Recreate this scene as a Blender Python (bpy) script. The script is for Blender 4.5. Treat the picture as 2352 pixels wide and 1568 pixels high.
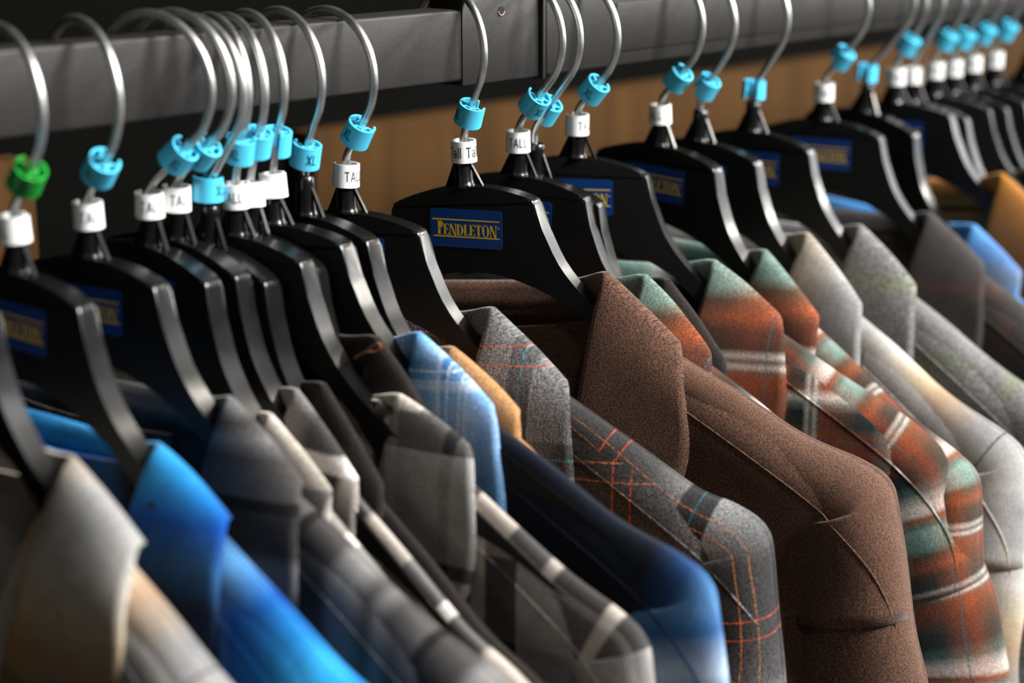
import bpy, bmesh, math, random
import numpy as np
from mathutils import Vector, Matrix, Euler
from mathutils.bvhtree import BVHTree

# ---------------------------------------------------------------- scene, camera, light
for o in list(bpy.data.objects): bpy.data.objects.remove(o)
scene = bpy.context.scene
C = scene.collection
CM = 0.01
RAIL = 160.0                       # height of the top of the rail above the floor (cm)

def W(x, y, z): return Vector((x * CM, y * CM, (z + RAIL) * CM))   # rail frame in cm -> metres

cam_d = bpy.data.cameras.new('camera'); cam = bpy.data.objects.new('camera', cam_d); C.objects.link(cam)
AL, PI_ = math.radians(40.97), math.radians(14.26)
fw = Vector((math.cos(AL) * math.cos(PI_), math.sin(AL) * math.cos(PI_), -math.sin(PI_)))
cam.location = W(-65.26, -60.62, 6.42)
cam.rotation_euler = fw.to_track_quat('-Z', 'Y').to_euler()
cam_d.sensor_width = 36.0; cam_d.lens = 4400.0 / 2352.0 * 36.0
cam_d.clip_start = 0.02; cam_d.clip_end = 50
cam_d.dof.use_dof = True; cam_d.dof.focus_distance = 0.865; cam_d.dof.aperture_fstop = 4.8
scene.camera = cam

wd = bpy.data.worlds.new('world'); scene.world = wd; wd.use_nodes = True
bg = wd.node_tree.nodes['Background']; bg.inputs[0].default_value = (0.80, 0.88, 1.0, 1); bg.inputs[1].default_value = 0.025

def area(name, loc, target, size, size_y, power, color):
    d = bpy.data.lights.new(name, 'AREA'); d.shape = 'RECTANGLE'; d.size = size; d.size_y = size_y
    d.energy = power; d.color = color
    o = bpy.data.objects.new(name, d); C.objects.link(o); o.location = loc
    o.rotation_euler = (Vector(target) - Vector(loc)).to_track_quat('-Z', 'Y').to_euler()
    return o
# daylight from the shop window, front right; rows of ceiling lamps in front of the rack, plus an added fill
area('skylight', W(75, -235, 165), W(5, 0, -10), 1.0, 0.8, 275, (0.97, 0.98, 1.0))
area('shop_window_light', W(320, -95, 45), W(0, -10, -5), 2.2, 1.5, 34, (0.93, 0.97, 1.0))
for lx, ly, lz, pw in ((250, -40, 95, 12), (265, -120, 80, 12), (230, -75, 35, 7), (150, -75, 120, 7), (60, -90, 135, 5), (-70, -105, 120, 3)):  # last entry: added fill from the left, lifts the shirt fronts
    area('ceiling_and_fill_light', W(lx, ly, lz), W(10, 0, -10), 0.15, 0.15, pw, (1.0, 0.93, 0.82))

vs = scene.view_settings
vs.view_transform = 'Standard'; vs.look = 'None'; vs.exposure = 0.0; vs.gamma = 1.0; vs.use_curve_mapping = False

# ---------------------------------------------------------------- material helpers
def lin(c):
    r = []
    for x in c[:3]:
        x = x / 255.0
        r.append(x / 12.92 if x <= 0.04045 else ((x + 0.055) / 1.055) ** 2.4)
    return (r[0], r[1], r[2], 1.0)

class NT:
    def __init__(s, name):
        s.m = bpy.data.materials.new(name); s.m.use_nodes = True
        s.t = s.m.node_tree; s.b = s.t.nodes['Principled BSDF']
    def n(s, kind, **kw):
        x = s.t.nodes.new(kind)
        for k, v in kw.items(): setattr(x, k, v)
        return x
    def link(s, a, b): s.t.links.new(a, b)
    def val(s, x, sock):
        if isinstance(x, (int, float)): sock.default_value = x
        else: s.link(x, sock)
    def math(s, op, a, b=0.0, c=None):
        x = s.n('ShaderNodeMath', operation=op); s.val(a, x.inputs[0]); s.val(b, x.inputs[1])
        if c is not None: s.val(c, x.inputs[2])
        return x.outputs[0]
    def mix(s, f, a, b, blend='MIX'):
        x = s.n('ShaderNodeMix', data_type='RGBA', blend_type=blend)
        s.val(f, x.inputs[0])
        for v, i in ((a, 6), (b, 7)):
            if isinstance(v, (tuple, list)): x.inputs[i].default_value = v
            else: s.link(v, x.inputs[i])
        return x.outputs[2]
    def ramp(s, f, stops, interp='LINEAR'):
        x = s.n('ShaderNodeValToRGB'); cr = x.color_ramp; cr.interpolation = interp
        while len(cr.elements) > 1: cr.elements.remove(cr.elements[-1])
        for i, (p, c) in enumerate(stops):
            e = cr.elements[0] if i == 0 else cr.elements.new(p)
            e.position = p; e.color = c
        s.link(f, x.inputs[0]); return x.outputs[0]
    def noise(s, vec, scale, detail=3.0, rough=0.6):
        x = s.n('ShaderNodeTexNoise'); x.inputs['Scale'].default_value = scale
        x.inputs['Detail'].default_value = detail; x.inputs['Roughness'].default_value = rough
        if vec is not None: s.link(vec, x.inputs['Vector'])
        return x.outputs['Fac']
    def bump(s, h, strength, dist):
        x = s.n('ShaderNodeBump'); x.inputs['Strength'].default_value = strength; x.inputs['Distance'].default_value = dist
        s.link(h, x.inputs['Height']); s.link(x.outputs[0], s.b.inputs['Normal'])

def simple(name, col, rough=0.5, metal=0.0, noise=0.0, nscale=60.0, bump=0.0, spec=0.5, coat=0.0, rvar=0.0):
    k = NT(name); b = k.b
    b.inputs['Roughness'].default_value = rough; b.inputs['Metallic'].default_value = metal
    b.inputs['Specular IOR Level'].default_value = spec; b.inputs['Coat Weight'].default_value = coat
    tc = k.n('ShaderNodeTexCoord'); nz = k.noise(tc.outputs['Object'], nscale)
    c = lin(col)
    lo = tuple(x * (1 - noise) for x in c[:3]) + (1,); hi = tuple(min(1, x * (1 + noise)) for x in c[:3]) + (1,)
    k.link(k.ramp(nz, [(0.3, lo), (0.7, hi)]), b.inputs['Base Color'])
    if rvar: k.link(k.math('MULTIPLY_ADD', nz, rvar, rough - rvar / 2), b.inputs['Roughness'])
    if bump: k.bump(nz, bump, 0.001)
    return k.m

def cloth(name, warp, weft, pw=10.0, pf=10.0, heather=0.35, fiber=26.0, lines=(), interp='LINEAR', twill=0.35, fuzz=0.35, sheen=0.10, wmix=0.5, tb=0.08):
    """woven cloth; UV is in centimetres. warp / weft: colour stops along each direction of one repeat."""
    k = NT(name); b = k.b
    uvn = k.n('ShaderNodeUVMap'); uvn.uv_map = 'cloth'
    sep = k.n('ShaderNodeSeparateXYZ'); k.link(uvn.outputs[0], sep.inputs[0]); U, V = sep.outputs[0], sep.outputs[1]
    wob = k.noise(uvn.outputs[0], 1.3, 2.0)
    edge = k.noise(uvn.outputs[0], 9.0, 2.0)
    def coord(a, p):
        a2 = k.math('ADD', a, k.math('MULTIPLY_ADD', edge, 0.16, -0.08))
        return k.math('FRACT', k.math('DIVIDE', a2, p))
    def st(l): return [(p, tuple(x ** 1.18 for x in lin(c)[:3]) + (1,)) for p, c in l]
    fu, fv = coord(U, pw), coord(V, pf)
    cu, cv = k.ramp(fu, st(warp), interp), k.ramp(fv, st(weft), interp)
    # twill: diagonal interlacing of warp and weft yarns
    diag = k.math('SINE', k.math('MULTIPLY', k.math('ADD', U, V), 2 * math.pi / 0.115))
    fac = k.math('MULTIPLY_ADD', diag, twill * 0.5, wmix)
    col = k.mix(fac, cu, cv)
    for (ax, pos, wdt, c, dash) in lines:
        fco, oth, p = (fu, V, pw) if ax == 'u' else (fv, U, pf)
        d = k.math('ABSOLUTE', k.math('SUBTRACT', fco, pos))
        msk = k.math('LESS_THAN', d, wdt / p)
        if dash: msk = k.math('MULTIPLY', msk, k.math('MULTIPLY_ADD', k.math('SINE', k.math('MULTIPLY', oth, 2 * math.pi / dash)), 0.35, 0.6))
        col = k.mix(msk, col, lin(c))
    mp = k.n('ShaderNodeMapping'); k.link(uvn.outputs[0], mp.inputs[0]); mp.inputs['Scale'].default_value = (1.0, 0.75, 1)
    fine = k.math('MULTIPLY_ADD', k.noise(mp.outputs[0], fiber * 0.75, 1.5, 0.6), 0.7, k.math('MULTIPLY', k.noise(uvn.outputs[0], fiber * 0.28, 2.0, 0.6), 0.3))
    g = k.ramp(fine, [(0.40, (1 - heather,) * 3 + (1,)), (0.60, (1 + heather * 1.4,) * 3 + (1,))])
    col = k.mix(1.0, col, g, 'MULTIPLY')
    g2 = k.ramp(wob, [(0.3, (0.88,) * 3 + (1,)), (0.7, (1.12,) * 3 + (1,))])
    col = k.mix(1.0, col, g2, 'MULTIPLY')
    k.link(col, b.inputs['Base Color'])
    b.inputs['Roughness'].default_value = 0.92; b.inputs['Specular IOR Level'].default_value = 0.15
    b.inputs['Sheen Weight'].default_value = sheen; b.inputs['Sheen Roughness'].default_value = 0.45
    h = k.math('ADD', k.math('MULTIPLY', fine, 1.2), k.math('MULTIPLY', diag, tb))
    k.bump(h, fuzz, 0.0009)
    return k.m

M = {}
M['plastic'] = simple('black_plastic', (15, 14, 13), 0.24, noise=0.25, nscale=38, bump=0.16, rvar=0.14)
M['plastic_face'] = simple('black_plastic_grained', (13, 12, 11), 0.62, noise=0.2, nscale=400, bump=0.12, spec=0.3)
M['wire'] = simple('zinc_wire', (215, 215, 211), 0.36, 1.0, noise=0.12, nscale=90, rvar=0.2)
M['blue_marker'] = simple('blue_marker_plastic', (78, 194, 226), 0.36, noise=0.04, nscale=40)
M['green_marker'] = simple('green_marker_plastic', (14, 140, 42), 0.38, noise=0.04, nscale=40)
M['white_marker'] = simple('white_marker_plastic', (238, 236, 232), 0.35, noise=0.02, nscale=40)
M['ink'] = simple('black_ink', (22, 22, 24), 0.6)
M['ink_faint'] = simple('worn_ink', (120, 120, 120), 0.6)
M['rail'] = simple('dark_grey_powder_coat', (27, 23, 20), 0.52, noise=0.14, nscale=300, bump=0.12)
M['rail_edge'] = simple('dark_joint', (22, 20, 19), 0.6)
M['sticker'] = simple('blue_sticker', (6, 62, 132), 0.42, noise=0.06, nscale=200)
M['gold'] = simple('gold_print', (255, 212, 30), 0.5)
M['hole'] = simple('hole_dark', (8, 7, 7), 0.8)
M['pink'] = simple('bare_rim', (150, 118, 108), 0.5)
M['thread'] = simple('tan_thread', (150, 92, 56), 0.8)

# ---------------------------------------------------------------- mesh helpers
def tag(o, label, cat, group=None):
    o['label'] = label; o['category'] = cat
    if group: o['group'] = group
    return o

def mesh_data(name, V, F, mat, uv=None, smooth=True):
    me = bpy.data.meshes.new(name)
    me.from_pydata([(v[0] * CM, v[1] * CM, v[2] * CM) for v in V], [], F)
    me.materials.append(mat)
    if uv is not None:
        l = me.uv_layers.new(name='cloth')
        idx = np.empty(len(me.loops), dtype=np.int32); me.loops.foreach_get('vertex_index', idx)
        l.data.foreach_set('uv', np.asarray(uv, dtype=np.float32)[idx].ravel())
    if smooth: me.polygons.foreach_set('use_smooth', [True] * len(me.polygons))
    me.update(); return me

def link(name, me, parent=None, loc=(0, 0, 0), rot=(0, 0, 0)):
    o = bpy.data.objects.new(name, me); C.objects.link(o)
    o.location = loc; o.rotation_euler = rot; o.parent = parent
    return o

def empty(name, loc, rot=(0, 0, 0)):
    o = bpy.data.objects.new(name, None); C.objects.link(o); o.location = loc; o.rotation_euler = rot
    o.empty_display_size = 0.02
    return o

def grid(P, closed=False, uv=None):
    """P: array n x m x 3 -> verts, quads (closed around the m axis)"""
    n, m = P.shape[:2]; F = []
    for i in range(n - 1):
        for j in range(m if closed else m - 1):
            a = i * m + j; b_ = i * m + (j + 1) % m
            F.append((a, b_, b_ + m, a + m))
    return P.reshape(-1, 3), F

def catmull(pts, n):
    pts = np.asarray(pts, float); k = len(pts)
    ext = np.vstack([2 * pts[0] - pts[1], pts, 2 * pts[-1] - pts[-2]])
    out = []
    for t in np.linspace(0, k - 1, n):
        i = min(int(t), k - 2); f = t - i
        p0, p1, p2, p3 = ext[i], ext[i + 1], ext[i + 2], ext[i + 3]
        out.append(0.5 * (2 * p1 + (p2 - p0) * f + (2 * p0 - 5 * p1 + 4 * p2 - p3) * f * f + (3 * p1 - p0 - 3 * p2 + p3) * f ** 3))
    return np.array(out)

def tube(path, r, seg=14, cap=True):
    path = np.asarray(path, float); n = len(path)
    t = np.gradient(path, axis=0); t /= np.linalg.norm(t, axis=1)[:, None] + 1e-12
    ref = np.array([0.0, 1.0, 0.0]) if abs(t[0][1]) < 0.9 else np.array([1.0, 0, 0])
    V = []; F = []
    u = ref - t[0] * ref.dot(t[0]); u /= np.linalg.norm(u)
    for i in range(n):
        u = u - t[i] * u.dot(t[i]); u /= np.linalg.norm(u) + 1e-12; w = np.cross(t[i], u)
        rr = r[i] if hasattr(r, '__len__') else r
        for j in range(seg):
            a = 2 * math.pi * j / seg; V.append(path[i] + rr * (math.cos(a) * u + math.sin(a) * w))
    for i in range(n - 1):
        for j in range(seg):
            a = i * seg + j; b_ = i * seg + (j + 1) % seg; F.append((a, b_, b_ + seg, a + seg))
    if cap:
        F.append(tuple(range(seg))[::-1]); F.append(tuple((n - 1) * seg + j for j in range(seg)))
    return V, F

def bm_mesh(name, bm, mat, smooth_angle=None):
    me = bpy.data.meshes.new(name)
    for v in bm.verts: v.co *= CM
    bmesh.ops.recalc_face_normals(bm, faces=bm.faces)
    bm.to_mesh(me); bm.free(); me.materials.append(mat)
    if smooth_angle is not None:
        me.polygons.foreach_set('use_smooth', [True] * len(me.polygons))
        try: me.set_sharp_from_angle(angle=math.radians(smooth_angle))
        except Exception: pass
    return me

def box_mesh(name, a, b_, mat, bev=0.0, seg=2):
    bm = bmesh.new(); bmesh.ops.create_cube(bm, size=1)
    for v in bm.verts:
        v.co = Vector([(a[i] + b_[i]) / 2 + v.co[i] * (b_[i] - a[i]) for i in range(3)])
    if bev: bmesh.ops.bevel(bm, geom=bm.edges[:], offset=bev, segments=seg, profile=0.5, affect='EDGES')
    return bm_mesh(name, bm, mat, 35)

# ---------------------------------------------------------------- lettering (flat strokes)
def stroke_quads(segs):
    """list of polygons from strokes ((x0,y0),(x1,y1),w)"""
    out = []
    for (a, b_, w) in segs:
        a = np.array(a, float); b_ = np.array(b_, float); d = b_ - a; L = np.hypot(*d); n_ = np.array([-d[1], d[0]]) / L * w / 2
        k = max(1, int(L / 0.18))
        for i in range(k):
            p, q_ = a + d * i / k, a + d * (i + 1) / k
            out.append([p - n_, q_ - n_, q_ + n_, p + n_])
    return out

def arc_quads(cx, cy, rx, ry, a0, a1, w_in, w_side, n=14):
    """elliptic bowl: thin at top and bottom (w_in), thick at the side (w_side)"""
    out = []; prev = None
    for i in range(n + 1):
        t = math.radians(a0 + (a1 - a0) * i / n)
        w = w_in + (w_side - w_in) * abs(math.cos(t)) ** 1.5
        o = (cx + rx * math.cos(t), cy + ry * math.sin(t)); ii = (cx + (rx - w) * math.cos(t), cy + (ry - w_in) * math.sin(t))
        if prev: out.append([prev[1], prev[0], o, ii])
        prev = (o, ii)
    return out

def serif_glyph(ch, w):
    """condensed high-contrast capitals, unit height, width w"""
    S, h = 0.17, 0.06                       # stem, hairline
    q = []
    def stem(x, y0=0.0, y1=1.0, t=S): q.extend(stroke_quads([((x, y0), (x, y1), t)]))
    def bar(x0, x1, y, t=h): q.extend(stroke_quads([((x0, y), (x1, y), t)]))
    l = S / 2 + 0.04
    if ch in 'PDLE':
        stem(l); bar(l - 0.13, l + 0.13, 0.03); bar(l - 0.13, l + 0.13, 0.97)
    if ch == 'P': q.extend(arc_quads(l, 0.73, w - l, 0.27, -90, 90, h, 0.16))
    if ch == 'D': q.extend(arc_quads(l, 0.5, w - l, 0.5, -90, 90, h, 0.18))
    if ch == 'L': bar(l, w, 0.03); q.append([(w - 0.10, 0), (w, 0), (w + .02, 0.27), (w - 0.02, 0.27)])
    if ch == 'E':
        bar(l, w, 0.03); bar(l, w - 0.03, 0.97); bar(l, w - 0.10, 0.53)
        q.append([(w - 0.10, 0), (w, 0), (w + .02, 0.25), (w - 0.02, 0.25)])
        q.append([(w - 0.11, 1), (w - 0.02, 1), (w - 0.01, 0.78), (w - 0.05, 0.78)])
        q.append([(w - 0.14, 0.41), (w - 0.10, 0.41), (w - 0.10, 0.65), (w - 0.14, 0.65)])
    if ch == 'T':
        stem(w / 2); bar(0, w, 0.97); bar(w / 2 - 0.14, w / 2 + 0.14, 0.03)
        q.append([(0, 1), (0.1, 1), (0.03, 0.76), (-0.02, 0.76)]); q.append([(w, 1), (w - 0.1, 1), (w - 0.03, 0.76), (w + 0.02, 0.76)])
    if ch == 'O':
        q.extend(arc_quads(w / 2, 0.5, w / 2, 0.52, 0, 360, h, 0.18, 26))
    if ch == 'N':
        stem(0.07, t=h); stem(w - 0.05, t=h); q.append([(0.02, 1), (0.20, 1), (w - 0.02, -0.02), (w - 0.16, -0.02)])
        bar(-0.03, 0.17, 0.03); bar(w - 0.16, w + 0.05, 0.97)
    return q

def sans_glyph(ch):
    t = 0.12; S = stroke_quads
    if ch == 'T': return S([((0.0, 0.94), (0.62, 0.94), t), ((0.31, 0), (0.31, 0.94), t)]), 0.62
    if ch == 'A': return S([((0.04, 0), (0.33, 1), t), ((0.62, 0), (0.33, 1), t), ((0.15, 0.34), (0.51, 0.34), t)]), 0.66
    if ch == 'L': return S([((0.06, 0), (0.06, 1), t), ((0.06, 0.06), (0.50, 0.06), t)]), 0.50
    if ch == 'X': return S([((0.03, 0), (0.58, 1), t * 1.25), ((0.58, 0), (0.03, 1), t * 1.25)]), 0.61
    if ch == 'l': return S([((0.06, 0), (0.06, 1), t)]), 0.13
    if ch == 'a': return arc_quads(0.22, 0.23, 0.22, 0.23, 0, 360, 0.1, 0.11, 18) + S([((0.42, 0), (0.42, 0.52), t)]) + arc_quads(0.23, 0.5, 0.24, 0.22, 0, 150, 0.1, 0.11, 10), 0.50
    return [], 0.3

def lettering_on_ring(text, r0, r1, h, size, spread=1.0):
    """flat print wrapped round a slightly conical ring: angle 0 = text middle, facing -Y"""
    x = 0.0; polys = []
    for ch in text:
        g, w = sans_glyph(ch)
        for p in g: polys.append([((a + x), b_) for a, b_ in p])
        x += w + 0.16
    tot = x - 0.16; V = []; F = []
    for p in polys:
        base = len(V)
        for (a, b_) in p:
            zz = (b_ - 0.5) * size; rr = (r0 + (r1 - r0) * (zz / h + 0.5)) + 0.012
            th = (a - tot / 2) * size * spread / rr
            V.append((math.sin(th) * rr, -math.cos(th) * rr, zz))
        F.append(tuple(range(base, base + len(p))))
    return V, F

# ---------------------------------------------------------------- the setting
def struct(name, me, loc=(0, 0, 0)):
    o = link(name, me, None, loc); o['kind'] = 'structure'; return o

def brown_panel_mat():
    k = NT('brown_board'); b = k.b
    tc = k.n('ShaderNodeTexCoord'); mp = k.n('ShaderNodeMapping'); k.link(tc.outputs['Object'], mp.inputs[0])
    mp.inputs['Scale'].default_value = (9, 9, 0.8)
    nz = k.noise(mp.outputs[0], 3.0, 4.0)
    k.link(k.ramp(nz, [(0.3, lin((50, 33, 15))), (0.7, lin((72, 49, 24)))]), b.inputs['Base Color'])
    b.inputs['Roughness'].default_value = 0.9; b.inputs['Specular IOR Level'].default_value = 0.08
    return k.m
M['board'] = brown_panel_mat()
M['black_wall'] = simple('black_paint_and_shade', (4, 4, 3), 0.95, noise=0.2, nscale=8, spec=0.05)  # black wall colour, also stands in for the rail's shadow above the board
M['floor'] = simple('concrete_floor', (92, 88, 84), 0.6, noise=0.2, nscale=9)
M['lightwood'] = simple('pale_board', (165, 140, 118), 0.7, noise=0.12, nscale=14)

WY = 28.5
struct('floor', box_mesh('floor', (-260, -260, -RAIL - 5), (330, WY + 6, -RAIL), M['floor']), W(0, 0, 0))
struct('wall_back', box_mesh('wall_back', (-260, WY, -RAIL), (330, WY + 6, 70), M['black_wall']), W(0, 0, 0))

# ---------------------------------------------------------------- rail
rail = tag(empty('clothes_rail', W(0, 0, 0)), 'dark grey rectangular steel clothes rail carrying all the hangers', 'rail')
# wide section on the right, slimmer section on the left joined by a sleeve with a screw hole
me = box_mesh('bar', (5.95, -1.0, -3.9), (230, 1.0, 0.0), M['rail'], 0.12); link('bar', me, rail)
me = box_mesh('bar', (-120, -0.97, -3.68), (0.2, 0.97, -0.42), M['rail'], 0.16, 3); link('bar', me, rail)
me = box_mesh('sleeve', (-0.12, -1.06, -3.92), (5.30, 1.06, 0.02), M['rail'], 0.10); slv = link('sleeve', me, rail)
me = box_mesh('joint', (5.20, -0.88, -3.75), (6.1, 0.88, -0.15), M['rail_edge'], 0.05); link('joint', me, rail)
me = box_mesh('bracket_lip', (5.42, -1.22, -4.05), (5.62, 1.2, 0.1), M['rail'], 0.05); link('bracket_lip', me, rail)
me = box_mesh('cover_plate', (11.3, -1.10, -3.2), (60, -0.9, -0.75), M['rail'], 0.08); link('cover_plate', me, rail)
bm = bmesh.new(); bmesh.ops.create_cone(bm, cap_ends=True, segments=24, radius1=0.20, radius2=0.20, depth=0.06,
                                       matrix=Matrix.Translation((2.55, -1.062, -0.62)) @ Matrix.Rotation(math.pi / 2, 4, 'X'))
link('screw_hole', bm_mesh('screw_hole', bm, M['hole'], 40), slv)
ring = [(2.55 + 0.22 * math.cos(a), -1.085, -0.62 + 0.22 * math.sin(a)) for a in np.linspace(math.pi * 1.05, math.pi * 1.95, 14)]
V, F = tube(ring, 0.035, 8); link('hole_rim', mesh_data('hole_rim', V, F, M['pink']), slv)

# ---------------------------------------------------------------- hanger
RIM = [(0, 0.0), (1.2, -0.06), (2.4, -0.30), (3.4, -0.62), (3.65, -0.75), (3.72, -0.95), (4.0, -2.1), (4.7, -3.75), (5.75, -5.15),
       (7.0, -6.25), (9.0, -7.65), (13.0, -10.2), (16.5, -12.43), (18.2, -13.5), (18.8, -14.05)]
LOW = [(18.7, -14.7), (17.8, -14.95), (13.0, -12.6), (9.0, -9.6), (7.0, -7.8), (5.8, -6.2), (3.6, -4.9), (1.6, -4.2), (0, -4.0)]
def rim_w(u):
    u = abs(u); return float(np.interp(u, [p[0] for p in RIM], [p[1] for p in RIM]))

def hanger_body_mesh():
    up = list(catmull(RIM[:5], 12)) + [np.array(p) for p in RIM[5:6]] + list(catmull(RIM[6:], 26))
    right = [tuple(p) for p in up] + [tuple(p) for p in catmull(LOW, 22)]
    left = [(-x, y) for x, y in right[1:-1]][::-1]
    loop = right + left
    bm = bmesh.new(); t = 0.45
    fv = [bm.verts.new((x, -t, y)) for x, y in loop]; bv = [bm.verts.new((x, t, y)) for x, y in loop]
    n = len(loop)
    ff = bm.faces.new(fv); fb = bm.faces.new(bv[::-1])
    for i in range(n): bm.faces.new((fv[i], bv[i], bv[(i + 1) % n], fv[(i + 1) % n]))
    es = [e for e in bm.edges if (e.verts[0] in fv and e.verts[1] in fv) or (e.verts[0] in bv and e.verts[1] in bv)]
    bmesh.ops.bevel(bm, geom=es, offset=0.13, segments=3, profile=0.5, affect='EDGES')
    # slightly sunk web between the rims, on both faces
    big = sorted([f for f in bm.faces if len(f.verts) > 40], key=lambda f: -len(f.verts))[:2]
    r = bmesh.ops.inset_region(bm, faces=big, thickness=0.16, depth=0.0)
    bmesh.ops.triangulate(bm, faces=[f for f in bm.faces if len(f.verts) > 20])
    me = bm_mesh('hanger_body', bm, M['plastic'], 42)
    me.materials.append(M['plastic_face'])               # moulded grain on the flat web, polished rim
    for p_ in me.polygons:
        if abs(p_.normal.y) > 0.97: p_.material_index = 1
    return me
def hanger_neck_mesh():
    path = [(0, 0, z) for z in (-0.1, 0.05, 0.2, 0.7, 1.3, 1.62, 1.66)]
    V, F = tube(path, [0.60, 0.50, 0.46, 0.43, 0.40, 0.38, 0.32], 24)
    return mesh_data('hanger_neck', V, F, M['plastic'])
def strut_mesh(s):
    bm = bmesh.new(); t = 0.09
    prof = [(0.20, 1.12), (0.34, 1.24), (0.98, -0.10), (0.20, -0.10)] if s < 0 else [(0.30, 1.12), (0.36, 1.26), (1.02, -0.10), (0.87, -0.10)]
    fr = [bm.verts.new((s * x, -t, z)) for x, z in prof]; bk = [bm.verts.new((s * x, t, z)) for x, z in prof]
    bm.faces.new(fr); bm.faces.new(bk[::-1])
    for i in range(4): bm.faces.new((fr[i], bk[i], bk[(i + 1) % 4], fr[(i + 1) % 4]))
    return bm_mesh('strut', bm, M['plastic'], 30)
def sticker_mesh():
    w, h, r, y = 1.86, 0.90, 0.17, -0.462; loop = []
    for cx, cy, a0 in ((w - r, h - r, 0), (-w + r, h - r, 90), (-w + r, -h + r, 180), (w - r, -h + r, 270)):
        for a in np.linspace(a0, a0 + 90, 7): loop.append((cx + r * math.cos(math.radians(a)), cy + r * math.sin(math.radians(a))))
    bm = bmesh.new(); f0 = [bm.verts.new((x, y - 0.014, z)) for x, z in loop]; b0 = [bm.verts.new((x, y + 0.02, z)) for x, z in loop]
    bm.faces.new(f0); bm.faces.new(b0[::-1]); n = len(loop)
    for i in range(n): bm.faces.new((f0[i], b0[i], b0[(i + 1) % n], f0[(i + 1) % n]))
    return bm_mesh('sticker', bm, M['sticker'], 30)
def sticker_print_mesh():
    y = -0.462 - 0.018; V = []; F = []
    def add(polys):
        for p in polys:
            b0 = len(V)
            for a, b_ in p: V.append((a, y, b_))
            F.append(tuple(range(b0, b0 + len(p))))
    add(stroke_quads([((-1.74, 0.40), (1.74, 0.40), 0.055), ((-1.70, -0.40), (1.74, -0.40), 0.055)]))
    x = -1.48
    for i, ch in enumerate('PENDLETON'):
        hh = 0.70 if i == 0 else 0.56
        wn = {'P': 0.50, 'E': 0.50, 'N': 0.62, 'D': 0.62, 'L': 0.48, 'T': 0.56, 'O': 0.64}[ch] * (0.80 if i == 0 else 1.0)
        g = serif_glyph(ch, wn)
        add([[(x + a * hh, -0.35 + b_ * hh) for a, b_ in p] for p in g])
        x += (wn + 0.05) * hh
    add(arc_quads(x + 0.08, 0.10, 0.05, 0.05, 0, 360, 0.018, 0.02, 12))
    me = mesh_data('lettering', V, F, M['gold'], smooth=False)
    return me
ME_BODY = hanger_body_mesh(); ME_NECK = hanger_neck_mesh(); ME_STRUT = {s: strut_mesh(s) for s in (1, -1)}
ME_STICK = sticker_mesh(); ME_PRINT = sticker_print_mesh()

def hook_path(ac, zc, top_z):
    """hook in its own plane: (x = towards the customer, z), stem at x = 0"""
    Rr = 2.80; pts = []
    for a in np.linspace(196, -38, 44):
        t = math.radians(a); pts.append((ac + Rr * math.cos(t), zc + Rr * math.sin(t)))
    ex, ez = pts[-1]; sx, sz = 0.0, top_z + 0.75
    # straight run towards the stem, then a soft bend into it
    for f in np.linspace(0.15, 0.86, 9): pts.append((ex + (sx - ex) * f, ez + (sz - ez) * f))
    pts += [(sx + (ex - sx) * 0.055, sz + (ez - sz) * 0.02), (0.0, top_z + 0.5), (0.0, top_z + 0.2), (0.0, top_z - 0.5)]
    p = np.array([(x, 0.0, z) for x, z in pts])
    return p

def crown_marker_mesh(gap_deg, r0, r1, h, wall, spokes, mat):
    """clip-on ring: open wall, radial spokes and a split hub round the wire. gap faces +Y"""
    bm = bmesh.new()
    def cring(ra0, ra1, th, z0, z1, gap, n=40):
        rows = []
        for i in range(n + 1):
            a = math.radians(90 + gap / 2 + (360 - gap) * i / n); c_, s_ = math.cos(a), math.sin(a)
            rows.append([bm.verts.new((c_ * ra0, s_ * ra0, z0)), bm.verts.new((c_ * ra1, s_ * ra1, z1)),
                         bm.verts.new((c_ * (ra1 - th), s_ * (ra1 - th), z1)), bm.verts.new((c_ * (ra0 - th), s_ * (ra0 - th), z0))])
        for i in range(n):
            for j in range(4): bm.faces.new((rows[i][j], rows[i + 1][j], rows[i + 1][(j + 1) % 4], rows[i][(j + 1) % 4]))
        bm.faces.new(rows[0]); bm.faces.new(rows[-1][::-1])
    cring(r0, r1, wall, -h / 2, h / 2, gap_deg)
    if spokes:
        cring(0.29, 0.29, 0.09, -h / 2 + 0.06, h / 2 - 0.06, 120, 18)
        for a in spokes:
            c_, s_ = math.cos(math.radians(a)), math.sin(math.radians(a)); t = 0.045
            vs_ = []
            for z in (-h / 2 + 0.08, h / 2 - 0.05):
                for rr, sg in ((0.25, -1), (0.25, 1), (r0 - wall * 0.6, 1), (r0 - wall * 0.6, -1)):
                    vs_.append(bm.verts.new((c_ * rr - s_ * t * sg, s_ * rr + c_ * t * sg, z)))
            for q_ in ((0, 1, 2, 3), (7, 6, 5, 4), (0, 3, 7, 4), (1, 5, 6, 2), (3, 2, 6, 7), (0, 4, 5, 1)):
                bm.faces.new([vs_[k] for k in q_])
    bmesh.ops.bevel(bm, geom=[e for e in bm.edges if e.calc_face_angle(0) > 1.0], offset=0.018, segments=1, affect='EDGES')
    return bm_mesh('marker_ring', bm, mat, 38)
SP = (30, -35, -90, -145, 150)
ME_CROWN = {c: crown_marker_mesh(62, 0.66, 0.62, 0.98, 0.10, SP, M[c + '_marker']) for c in ('blue', 'green')}
ME_COLLARET = crown_marker_mesh(50, 0.60, 0.575, 1.0, 0.07, (), M['white_marker'])
def text_mesh(t, r0, r1, h, size, mat, spread=0.78):
    V, F = lettering_on_ring(t, r0, r1, h, size, spread); return mesh_data('lettering', V, F, mat, smooth=False)
ME_XL = text_mesh('XL', 0.66, 0.62, 0.98, 0.44, M['ink'])
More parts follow.
